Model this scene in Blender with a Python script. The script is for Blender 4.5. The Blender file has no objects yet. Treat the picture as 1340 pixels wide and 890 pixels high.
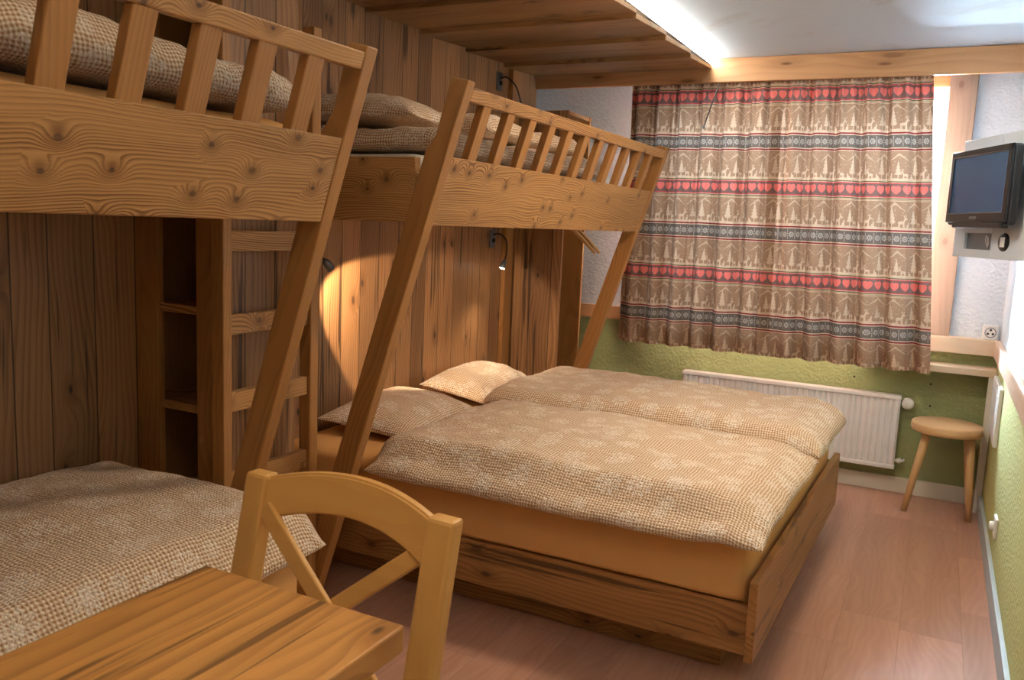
import bpy, bmesh, math, random
from mathutils import Vector, Matrix, noise
import numpy as np
random.seed(7)
SC = bpy.context.scene
COL = SC.collection
PI = math.pi

def srgb(r, g, b):
    def f(c):
        c /= 255.0
        return c / 12.92 if c <= 0.04045 else ((c + 0.055) / 1.055) ** 2.4
    return (f(r), f(g), f(b), 1.0)

# ---------------------------------------------------------------- node expressions
class X:
    """a scalar socket (or number) in a node tree, with arithmetic"""
    def __init__(s, t, v): s.t = t; s.v = v
    def _m(s, op, *a, clamp=False):
        n = s.t.nodes.new('ShaderNodeMath'); n.operation = op; n.use_clamp = clamp
        for i, q in enumerate((s,) + a):
            q = q.v if isinstance(q, X) else q
            if isinstance(q, (int, float)): n.inputs[i].default_value = q
            else: s.t.links.new(q, n.inputs[i])
        return X(s.t, n.outputs[0])
    def __add__(s, o): return s._m('ADD', o)
    __radd__ = __add__
    def __sub__(s, o): return s._m('SUBTRACT', o)
    def __rsub__(s, o): return X(s.t, float(o))._m('SUBTRACT', s)
    def __mul__(s, o): return s._m('MULTIPLY', o)
    __rmul__ = __mul__
    def __truediv__(s, o): return s._m('DIVIDE', o)
    def __lt__(s, o): return s._m('LESS_THAN', o)
    def __gt__(s, o): return s._m('GREATER_THAN', o)
    def abs(s): return s._m('ABSOLUTE')
    def sin(s): return s._m('SINE')
    def frac(s): return s._m('FRACT')
    def floor(s): return s._m('FLOOR')
    def exp(s): return s._m('EXPONENT')
    def pow(s, p): return s._m('POWER', p)
    def sqrt(s): return s._m('SQRT')
    def min(s, o): return s._m('MINIMUM', o)
    def max(s, o): return s._m('MAXIMUM', o)
    def mod(s, o): return s._m('FLOORED_MODULO', o)
    def atan2(s, o): return s._m('ARCTAN2', o)
    def clamp(s): return s._m('ADD', 0.0, clamp=True)
    def step(s, a, b):
        n = s.t.nodes.new('ShaderNodeMapRange'); n.interpolation_type = 'SMOOTHSTEP'
        s.t.links.new(s.v, n.inputs['Value'])
        lo, hi, r = (a, b, (0, 1)) if a < b else (b, a, (1, 0))
        n.inputs['From Min'].default_value = lo; n.inputs['From Max'].default_value = hi
        n.inputs['To Min'].default_value = r[0]; n.inputs['To Max'].default_value = r[1]
        return X(s.t, n.outputs['Result'])

class Tree:
    def __init__(s, name, rough=0.5, spec=0.4):
        m = bpy.data.materials.new(name); m.use_nodes = True
        s.m = m; s.t = m.node_tree; s.b = s.t.nodes['Principled BSDF']
        s.b.inputs['Roughness'].default_value = rough
        s.b.inputs['Specular IOR Level'].default_value = spec
    def vec(s, *c):
        n = s.t.nodes.new('ShaderNodeCombineXYZ')
        for i, q in enumerate(c):
            q = q.v if isinstance(q, X) else q
            if isinstance(q, (int, float)): n.inputs[i].default_value = q
            else: s.t.links.new(q, n.inputs[i])
        return n.outputs[0]
    def xyz(s, sock):
        n = s.t.nodes.new('ShaderNodeSeparateXYZ'); s.t.links.new(sock, n.inputs[0])
        return [X(s.t, o) for o in n.outputs]
    def coords(s, kind='Object', rot=None):
        n = s.t.nodes.new('ShaderNodeTexCoord'); o = n.outputs[kind]
        if rot:
            q = s.t.nodes.new('ShaderNodeVectorRotate'); q.rotation_type = 'EULER_XYZ'
            q.inputs['Rotation'].default_value = rot
            s.t.links.new(o, q.inputs['Vector']); o = q.outputs[0]
        return s.xyz(o)
    def rand(s):
        return X(s.t, s.t.nodes.new('ShaderNodeObjectInfo').outputs['Random'])
    def noise(s, v, scale=1.0, detail=2.0, rough=0.5):
        n = s.t.nodes.new('ShaderNodeTexNoise'); s.t.links.new(v, n.inputs['Vector'])
        n.inputs['Scale'].default_value = scale; n.inputs['Detail'].default_value = detail
        n.inputs['Roughness'].default_value = rough
        return X(s.t, n.outputs['Fac'])
    def voro(s, v, scale=1.0, feature='F1', dims='3D', rnd=1.0):
        n = s.t.nodes.new('ShaderNodeTexVoronoi'); n.voronoi_dimensions = dims; n.feature = feature
        key = 'W' if dims == '1D' else 'Vector'
        s.t.links.new(v.v if isinstance(v, X) else v, n.inputs[key])
        n.inputs['Scale'].default_value = scale; n.inputs['Randomness'].default_value = rnd
        return n
    def ramp(s, x, stops):
        n = s.t.nodes.new('ShaderNodeValToRGB'); s.t.links.new(x.v, n.inputs[0])
        e = n.color_ramp.elements
        while len(e) < len(stops): e.new(0.5)
        for q, (p, c) in zip(e, stops): q.position = p; q.color = c
        return n.outputs[0]
    def mix(s, f, a, b, blend='MIX'):
        n = s.t.nodes.new('ShaderNodeMix'); n.data_type = 'RGBA'; n.blend_type = blend
        for i, q in ((0, f), (6, a), (7, b)):
            q = q.v if isinstance(q, X) else q
            if isinstance(q, (int, float)): n.inputs[i].default_value = q
            elif isinstance(q, tuple): n.inputs[i].default_value = q
            else: s.t.links.new(q, n.inputs[i])
        return n.outputs[2]
    def color(s, c):
        if isinstance(c, tuple): s.b.inputs['Base Color'].default_value = c
        else: s.t.links.new(c, s.b.inputs['Base Color'])
        return s
    def bump(s, h, strength=0.3, dist=0.002):
        n = s.t.nodes.new('ShaderNodeBump'); n.inputs['Strength'].default_value = strength
        n.inputs['Distance'].default_value = dist
        s.t.links.new(h.v, n.inputs['Height']); s.t.links.new(n.outputs[0], s.b.inputs['Normal'])
        return s

def plain(name, c, rough=0.5, spec=0.4, metal=0.0, speck=0.0):
    T = Tree(name, rough, spec)
    x, y, z = T.coords()
    n = T.noise(T.vec(x, y, z), 9.0, 3)
    d = tuple(q * 0.9 for q in c[:3]) + (1,)
    T.color(T.mix(n, c, d)); T.b.inputs['Metallic'].default_value = metal
    if speck: T.bump(T.noise(T.vec(x, y, z), 60.0, 3), speck, 0.003)
    return T.m

def wood(name, light, dark, knot, grain='y', across='z', plank=None, gap=True, rot=None, freq=75.0, rough=0.48,
         streak=0.35, knots=0.5, vary=0.18, crack=0.0, fine=0.45, kscale=(0.2, 0.13), spec=0.35):
    T = Tree(name, rough, spec)
    c = dict(zip('xyz', T.coords(rot=rot)))
    third = [k for k in 'xyz' if k not in (grain, across)][0]
    R = T.rand() * 23.0
    g = c[grain] + R; a = c[across] + R * 0.37; b = c[third] + R * 0.61
    shade = None; gapf = None
    if plank:
        ax, w = plank
        p = c[ax] * (1.0 / w)
        vn = T.voro(p, 1.0, 'F1', '1D', 0.55)
        rn = T.xyz(vn.outputs['Color'])
        g = g + rn[0] * 9.0; b = b + rn[1] * 3.0; a = a + rn[2] * 0.3
        shade = rn[1]
        ve = T.voro(p, 1.0, 'DISTANCE_TO_EDGE', '1D', 0.55)
        gapf = X(T.t, ve.outputs['Distance']).step(0.0034 / w, 0.0010 / w)
    n1 = T.noise(T.vec(g * 0.9, a * 2.5, b * 2.5), 1.0, 2) - 0.5
    n2 = T.noise(T.vec(g * 3.5, a * 11.0, b * 11.0), 1.0, 2) - 0.5
    kv = T.voro(T.vec(g * (1 / kscale[0]), a * (1 / kscale[1]), 0.0), 1.0, 'F1', '2D', 1.0)
    d = X(T.t, kv.outputs['Distance'])
    kr = T.xyz(kv.outputs['Color'])
    has = kr[0] < knots
    pull = (d * d * -14.0).exp() * has
    # year rings cut lengthwise: distance from a wandering pith line
    av = a + n1 * 0.16 + n2 * 0.012
    bv = b * 0.5 + n1 * 0.1 + 0.03
    r = (av * av + bv * bv).sqrt() + pull * 0.028
    rw = r + (T.noise(T.vec(r * 60.0, 0.5, R), 1.0, 2) - 0.5) * 0.012
    ph = (rw * freq).frac()
    ring = ph.step(0.25, 0.86) * ph.step(1.0, 0.93)
    mod = T.noise(T.vec(g * 1.7, a * 13.0, b * 13.0), 1.0, 2).step(0.25, 0.7)
    ring = ring * (mod * 0.75 + 0.25)
    fibre = T.noise(T.vec(g * 11.0, a * 380.0, b * 380.0), 1.0, 3)
    cloud = T.noise(T.vec(g * 0.9, a * 5.0, b * 5.0), 1.0, 3)
    v = (ring * fine + (fibre - 0.3) * (0.6 * fine) + (cloud - 0.38) * (streak * 1.5)).clamp()
    colr = T.mix(v, light, dark)
    if shade is not None and vary:
        f = (shade - 0.5) * (2 * vary) + 1.0
        colr = T.mix(1.0, colr, T.vec(f, f, f), 'MULTIPLY')
    core = (d + kr[1] * 0.05).step(0.13, 0.06) * has * (kr[1] * 0.4 + 0.55)
    halo = d.step(0.34, 0.08) * has * 0.5
    colr = T.mix(halo, colr, dark)
    colr = T.mix(core, colr, knot)
    h = ring * 0.5 + fibre * 0.5
    if crack:
        cn = T.noise(T.vec(g * 1.3, a * 34.0, b * 34.0), 1.0, 3)
        lim = T.noise(T.vec(g * 0.8, a * 2.0, b * 2.0), 1.0, 1)
        cr = (cn + lim * 0.30).step(0.86 - crack * 0.1, 0.94 - crack * 0.1) * 0.75
        colr = T.mix(cr, colr, knot)
    if gapf is not None and gap:
        colr = T.mix(gapf * 0.8, colr, tuple(q * 0.35 for q in knot[:3]) + (1,))
        h = h - gapf * 3.0
    T.color(colr); T.bump(h, 0.25, 0.0012)
    return T.m

# ---------------------------------------------------------------- mesh builder
class MB:
    def __init__(s): s.bm = bmesh.new(); s.uv = None
    def _join(s, t, M=None):
        if M is not None: bmesh.ops.transform(t, matrix=M, verts=t.verts)
        me = bpy.data.meshes.new('tmp'); t.to_mesh(me); t.free(); s.bm.from_mesh(me); bpy.data.meshes.remove(me)
        return s
    def box(s, lo, hi, bev=0.003, M=None, seg=2):
        t = bmesh.new()
        bmesh.ops.create_cube(t, size=1.0)
        for v in t.verts:
            v.co = Vector([(lo[i] + hi[i]) / 2 + v.co[i] * (hi[i] - lo[i]) for i in range(3)])
        if bev: bmesh.ops.bevel(t, geom=t.edges[:], offset=bev, segments=seg, affect='EDGES', profile=0.5)
        return s._join(t, M)
    def prism(s, pts, ax, a, b, bev=0.003, M=None):
        """2-D outline (in the two other axes, in order) extruded along ax from a to b"""
        t = bmesh.new()
        o = [i for i in range(3) if i != ax]
        def P(p, h):
            q = [0, 0, 0]; q[o[0]], q[o[1]] = p; q[ax] = h; return q
        lo = [t.verts.new(P(p, a)) for p in pts]; hi = [t.verts.new(P(p, b)) for p in pts]
        t.faces.new(lo); t.faces.new(hi[::-1]); n = len(pts)
        for i in range(n): t.faces.new((lo[i], hi[i], hi[(i + 1) % n], lo[(i + 1) % n]))
        bmesh.ops.recalc_face_normals(t, faces=t.faces)
        if bev: bmesh.ops.bevel(t, geom=t.edges[:], offset=bev, segments=2, affect='EDGES', profile=0.5)
        return s._join(t, M)
    def tube(s, pts, r, n=10, cap=True, smooth=True):
        t = bmesh.new(); pts = [Vector(p) for p in pts]; rings = []
        rr = r if isinstance(r, (list, tuple)) else [r] * len(pts)
        for i, p in enumerate(pts):
            d = (pts[min(i + 1, len(pts) - 1)] - pts[max(i - 1, 0)]).normalized()
            u = d.orthogonal().normalized() if i == 0 else (u - d * u.dot(d)).normalized()
            w = d.cross(u)
            rings.append([t.verts.new(p + (u * math.cos(2 * PI * k / n) + w * math.sin(2 * PI * k / n)) * rr[i]) for k in range(n)])
        for A, B in zip(rings, rings[1:]):
            for k in range(n):
                f = t.faces.new((A[k], A[(k + 1) % n], B[(k + 1) % n], B[k])); f.smooth = smooth
        if cap: t.faces.new(rings[0][::-1]); t.faces.new(rings[-1])
        bmesh.ops.recalc_face_normals(t, faces=t.faces)
        return s._join(t)
    def lathe(s, prof, n=40, M=None):
        """profile of (radius, z) turned about z"""
        t = bmesh.new(); rings = []
        for r, z in prof:
            if r < 1e-6: rings.append([t.verts.new((0, 0, z))])
            else: rings.append([t.verts.new((r * math.cos(2 * PI * k / n), r * math.sin(2 * PI * k / n), z)) for k in range(n)])
        for A, B in zip(rings, rings[1:]):
            for k in range(n):
                q = [A[k % len(A)], A[(k + 1) % len(A)], B[(k + 1) % len(B)], B[k % len(B)]]
                q = list(dict.fromkeys(q))
                if len(q) > 2: t.faces.new(q).smooth = True
        bmesh.ops.recalc_face_normals(t, faces=t.faces)
        return s._join(t, M)
    def sheet(s, fn, nu, nv, uvf=None, closed_u=False):
        """grid of fn(i/nu, j/nv); uv from uvf"""
        b = s.bm; L = b.loops.layers.uv.verify()
        V = [[b.verts.new(fn(i / nu, j / nv)) for j in range(nv + 1)] for i in range(nu + 1)]
        for i in range(nu):
            for j in range(nv):
                f = b.faces.new((V[i][j], V[i + 1][j], V[i + 1][j + 1], V[i][j + 1])); f.smooth = True
                if uvf:
                    for l, (p, q) in zip(f.loops, ((i, j), (i + 1, j), (i + 1, j + 1), (i, j + 1))):
                        l[L].uv = uvf(p / nu, q / nv)
        return s
    def soft(s, top, bot, nu, nv, seed):
        """closed soft body: an upper and a lower sheet sewn round the rim, uv in metres along the cloth"""
        def rm(q): return q + (0.5 - 0.5 * math.cos(PI * q) - q) * 0.8
        b = s.bm; L = b.loops.layers.uv.verify()
        for fn, flip in ((top, False), (bot, True)):
            P = [[fn(rm(i / nu), rm(j / nv)) for j in range(nv + 1)] for i in range(nu + 1)]
            A = [[0.0] * (nv + 1) for _ in range(nu + 1)]; B = [[0.0] * (nv + 1) for _ in range(nu + 1)]
            for j in range(nv + 1):
                for i in range(1, nu + 1): A[i][j] = A[i - 1][j] + (P[i][j] - P[i - 1][j]).length
                m = A[nu // 2][j]
                for i in range(nu + 1): A[i][j] += seed - m
            for i in range(nu + 1):
                for j in range(1, nv + 1): B[i][j] = B[i][j - 1] + (P[i][j] - P[i][j - 1]).length
                m = B[i][nv // 2]
                for j in range(nv + 1): B[i][j] += seed * 0.3 - m
            V = [[b.verts.new(p) for p in row] for row in P]
            for i in range(nu):
                for j in range(nv):
                    ids = [(i, j), (i + 1, j), (i + 1, j + 1), (i, j + 1)]
                    if flip: ids.reverse()
                    f = b.faces.new([V[p][q] for p, q in ids]); f.smooth = True
                    for l, (p, q) in zip(f.loops, ids): l[L].uv = (A[p][q], B[p][q])
        bmesh.ops.remove_doubles(b, verts=b.verts, dist=1e-5)
        return s
    def build(s, name, mat, parent=None):
        base = Vector(parent_world(parent)) if parent else Vector((0, 0, 0))
        bmesh.ops.translate(s.bm, vec=-base, verts=s.bm.verts)
        me = bpy.data.meshes.new(name); s.bm.to_mesh(me); s.bm.free()
        me.materials.append(mat)
        o = bpy.data.objects.new(name, me); COL.objects.link(o)
        if parent: o.parent = parent
        return o

def parent_world(o):
    v = Vector((0, 0, 0))
    while o is not None: v = v + Vector(o.location); o = o.parent
    return v

def tag(o, label=None, cat=None, group=None, kind=None):
    for k, v in (('label', label), ('category', cat), ('group', group), ('kind', kind)):
        if v: o[k] = v
    return o
def thing(name, label, cat, loc, group=None):
    o = bpy.data.objects.new(name, None); o.empty_display_size = 0.05; COL.objects.link(o); o.location = loc
    return tag(o, label, cat, group)
def struct(o): o['kind'] = 'structure'; return o
def copy_tree(o, parent=None):
    c = o.copy(); COL.objects.link(c)
    if parent: c.parent = parent
    for ch in list(o.children): copy_tree(ch, c)
    return c
def smooth01(t): t = max(0.0, min(1.0, t)); return t * t * (3 - 2 * t)
def nz(x, y, z=0.0, s=1.0): return noise.noise(Vector((x * s, y * s, z * s)))

# ---------------------------------------------------------------- materials
KN = srgb(62, 36, 18)
PAN = (srgb(178, 131, 87), srgb(110, 74, 43), srgb(44, 30, 20))
W_PANEL = wood('aged_panel_wood', *PAN, 'z', 'y', ('y', 0.13), freq=60, streak=0.7, knots=0.3, vary=0.3, crack=1.0, fine=0.5, kscale=(0.24, 0.12))
W_PANELX = wood('aged_panel_wood_end', *PAN, 'z', 'x', ('x', 0.13), freq=60, streak=0.7, knots=0.3, vary=0.3, crack=1.0, fine=0.5, kscale=(0.24, 0.12))
W_SOFF = wood('soffit_wood', srgb(176, 134, 88), srgb(114, 80, 48), srgb(50, 36, 24), 'x', 'y', ('y', 0.2), freq=50, streak=0.6, knots=0.25, vary=0.2, crack=0.8, fine=0.5, gap=False)
BR = dict(freq=150, streak=0.3, knots=0.42, fine=0.9, kscale=(0.115, 0.085))
C1, C2 = srgb(193, 143, 87), srgb(116, 74, 34)
W_Y = wood('brushed_pine_lengthwise', C1, C2, KN, 'y', 'z', **BR)
W_X = wood('brushed_pine_crosswise', C1, C2, KN, 'x', 'z', **BR)
W_Z = wood('brushed_pine_upright', srgb(172, 120, 65), srgb(115, 74, 33), KN, 'z', 'y', freq=110, streak=0.35, knots=0.0, fine=0.4)
W_TILT = wood('brushed_pine_tilted', srgb(172, 120, 65), srgb(115, 74, 33), KN, 'z', 'y', freq=110, streak=0.3, knots=0.0, fine=0.4, rot=(0, -0.315, 0))
BD = (srgb(175, 124, 71), srgb(109, 71, 35), srgb(58, 36, 20))
W_BED = wood('aged_bed_wood', *BD, 'x', 'z', freq=60, streak=0.6, knots=0.3, crack=1.0, fine=0.55, kscale=(0.22, 0.11))
W_BEDY = wood('aged_bed_wood_foot', *BD, 'y', 'z', freq=60, streak=0.6, knots=0.3, crack=0.9, fine=0.55, kscale=(0.22, 0.11), rough=0.38)
W_TABLE = wood('table_wood', srgb(213, 151, 82), srgb(140, 88, 39), srgb(70, 42, 20), 'y', 'x', ('x', 0.13), gap=False, freq=45, streak=0.75, knots=0.33, vary=0.1, crack=1.35, fine=0.5, kscale=(0.26, 0.12), rough=0.36)
W_BEECHX = wood('smooth_beech_rail', srgb(211, 157, 85), srgb(194, 137, 66), srgb(160, 110, 60), 'x', 'z', freq=40, streak=0.3, knots=0.0, fine=0.2, rough=0.36)
W_BEECHZ = wood('smooth_beech_post', srgb(211, 157, 85), srgb(194, 137, 66), srgb(160, 110, 60), 'z', 'x', freq=40, streak=0.3, knots=0.0, fine=0.2, rough=0.36)
W_STOOL = wood('stool_beech', srgb(212, 172, 126), srgb(184, 142, 96), srgb(160, 120, 80), 'x', 'y', freq=26, streak=0.3, knots=0.0, fine=0.25, rough=0.42)
W_STOOLZ = wood('stool_beech_leg', srgb(208, 168, 120), srgb(186, 144, 98), srgb(160, 120, 80), 'z', 'x', freq=26, streak=0.3, knots=0.0, fine=0.25, rough=0.42)
W_BEAM = wood('beam_wood', srgb(196, 146, 100), srgb(152, 102, 62), srgb(104, 64, 34), 'x', 'z', freq=30, streak=0.45, knots=0.35, fine=0.35, crack=0.2, kscale=(0.5, 0.13))
W_FRAME = wood('window_frame_wood', srgb(134, 116, 102), srgb(108, 90, 76), srgb(80, 60, 44), 'z', 'x', freq=34, streak=0.35, knots=0.3, fine=0.35)
W_PALE = wood('pale_sill_wood', srgb(208, 190, 166), srgb(188, 164, 136), srgb(140, 108, 76), 'x', 'y', freq=34, streak=0.3, knots=0.1, fine=0.3)
W_RAIL = wood('chair_rail_wood', srgb(200, 168, 142), srgb(176, 140, 114), srgb(120, 80, 50), 'y', 'z', freq=34, streak=0.3, knots=0.1, fine=0.3)
W_RAILX = wood('chair_rail_wood_back', srgb(206, 156, 108), srgb(176, 124, 80), srgb(120, 80, 50), 'x', 'z', freq=34, streak=0.3, knots=0.1, fine=0.3)
W_HANG = plain('hanger_wood', srgb(206, 160, 100), 0.4)

def floor_mat():
    T = Tree('laminate_floor', 0.34, 0.45)
    x, y, z = T.coords()
    w = 0.195
    row = (x / w).floor()
    off = (row * 0.377).frac() * 0.9
    pl = ((y + off) / 0.62).floor()
    wn = T.t.nodes.new('ShaderNodeTexWhiteNoise'); wn.noise_dimensions = '2D'
    T.t.links.new(T.vec(row, pl, 0), wn.inputs['Vector'])
    rv = X(T.t, wn.outputs['Value'])
    ex = ((x / w).frac() - 0.5).abs(); ey = (((y + off) / 0.62).frac() - 0.5).abs()
    seam = ex.step(0.492, 0.4985).max(ey.step(0.4975, 0.4993))
    n = T.noise(T.vec(x * 24.0 + rv * 30.0, y * 2.0, rv * 20.0), 1.0, 3)
    r = (x * 9.0 + rv * 9.0 + T.noise(T.vec(x * 5.0, y * 1.6, rv * 20.0), 1.0, 2) * 2.6)
    ring = (r * 24.0).sin() * 0.5 + 0.5
    c = T.mix((n * 0.75 + ring * 0.14), srgb(196, 150, 126), srgb(158, 110, 88))
    f = rv * 0.22 + 0.87
    c = T.mix(1.0, c, T.vec(f, f, f), 'MULTIPLY')
    c = T.mix(seam * 0.45, c, srgb(110, 66, 48))
    T.color(c); T.bump(n * 0.3 - seam, 0.12, 0.001)
    return T.m
M_FLOOR = floor_mat()

def plaster(name, upper, lower=None, split=0.83, rough=0.75, relief=0.5):
    T = Tree(name, rough, 0.3)
    x, y, z = T.coords()
    v = T.vec(x, y, z)
    n = T.noise(v, 62.0, 2, 0.5).step(0.3, 0.75)
    big = T.noise(v, 2.2, 3)
    if lower: col = T.mix(z > split, lower, upper)
    else: col = upper
    c = T.mix(big * 0.14, col, srgb(120, 116, 100))
    T.color(c); T.bump(n, relief, 0.006)
    return T.m
GREEN = srgb(150, 158, 108)
M_WALLB = plaster('plaster_white_over_green', srgb(214, 226, 236), GREEN)
M_WALLR = plaster('plaster_white_over_yellow_green', srgb(218, 230, 238), srgb(186, 186, 120), relief=0.35)
M_WALLP = plaster('plaster_cream', srgb(214, 200, 172))
def ceil_mat():
    T = Tree('ceiling_plaster', 0.85, 0.2)
    x, y, z = T.coords()
    a = T.noise(T.vec(x * 2.0, y * 2.0, 0), 1.0, 4, 0.6)
    st = T.noise(T.vec(x * 5.0 + y * 5.0, y * 1.2, 0), 1.0, 3)
    c = T.mix((a * st).step(0.30, 0.42) * 0.5, srgb(216, 226, 234), srgb(196, 194, 190))
    T.color(c); T.bump(T.noise(T.vec(x, y, z), 60.0, 3), 0.12, 0.003)
    return T.m
M_CEIL = ceil_mat()
M_WHITE = plain('white_enamel', srgb(246, 246, 246), 0.35, 0.5)
M_BASEB = plain('baseboard_paint', srgb(226, 222, 210), 0.5)
M_BASER = plain('baseboard_grey', srgb(176, 186, 188), 0.5)
M_BLACK = plain('black_plastic', srgb(18, 18, 20), 0.3, 0.5)
M_SCREEN = plain('screen_glass_blue_glare', srgb(24, 68, 104), 0.32, 0.6)  # blue in the base colour stands in for reflected window light
M_ALU = plain('satin_aluminium', srgb(214, 224, 232), 0.42, 0.5, 0.25)
M_CHROME = plain('chrome', srgb(190, 190, 190), 0.15, 0.5, 1.0)
M_GREY = plain('lamp_grey_metal', srgb(120, 126, 134), 0.35, 0.5, 0.7)
M_DARKM = plain('dark_flex', srgb(48, 42, 38), 0.4, 0.5)
M_SHEET = plain('apricot_fitted_sheet', srgb(226, 172, 106), 0.85, 0.15, speck=0.05)
M_SHEETW = plain('white_fitted_sheet', srgb(222, 214, 198), 0.85, 0.15, speck=0.05)
M_WPLAST = plain('white_plastic', srgb(238, 238, 234), 0.4, 0.5)

def emit(name, col, strength):
    T = Tree(name); T.color((0.8, 0.8, 0.8, 1))
    T.b.inputs['Emission Color'].default_value = col; T.b.inputs['Emission Strength'].default_value = strength
    return T.m

def bedlinen(name):
    T = Tree(name, 0.9, 0.1)
    n = T.t.nodes.new('ShaderNodeTexCoord')
    u, v, _ = T.xyz(n.outputs['UV'])
    uvv = T.vec(u, v, 0)
    wob = (T.noise(uvv, 28.0, 2) - 0.5) * 0.010
    P = 0.0100
    def stripe(q): return ((q + wob) * (2 * PI / P)).sin().step(-0.35, 0.35)
    su, sv = stripe(u), stripe(v)
    chk = su * 0.5 + sv * 0.5
    c = T.mix(chk, srgb(248, 230, 202), srgb(178, 130, 86))
    # white outlined flowers, two sizes, scattered
    def flower(scale, seed, size, thr):
        vn = T.voro(T.vec(u + seed, v + seed * 0.7, 0), scale, 'F1', '2D', 0.75)
        px, py, _ = T.xyz(vn.outputs['Position'])
        rr = T.xyz(vn.outputs['Color'])
        dx = u + seed - px; dy = v + seed * 0.7 - py
        r = (dx * dx + dy * dy).sqrt() / size
        th = dy.atan2(dx) + rr[1] * 6.0
        pet = (th * 4.5).sin().abs()
        edge = pet.pow(0.6) * 0.62 + 0.34
        line = (r - edge).abs().step(0.095, 0.035)
        vein = (th * 4.5).sin().abs().step(0.93, 0.98) * r.step(0.9, 0.8) * r.step(0.25, 0.35)
        heart = (r - 0.2).abs().step(0.1, 0.05)
        return (line * (r < 1.1)).max(vein).max(heart) * (rr[0] < thr)
    fl = flower(8.0, 0.0, 0.040, 0.75).max(flower(12.0, 3.3, 0.022, 0.5))
    c = T.mix(fl * 0.62, c, srgb(254, 246, 232))
    T.color(c)
    pk = ((u + wob) * (2 * PI / P)).sin() * ((v + wob) * (2 * PI / P)).sin()
    T.bump(pk * 0.2 + T.noise(uvv, 95.0, 3) * 2.0 + T.noise(uvv, 34.0, 2) * 1.6, 0.75, 0.006)
    T.b.inputs['Sheen Weight'].default_value = 0.1
    return T.m
M_LINEN = bedlinen('gingham_flower_linen')

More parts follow.
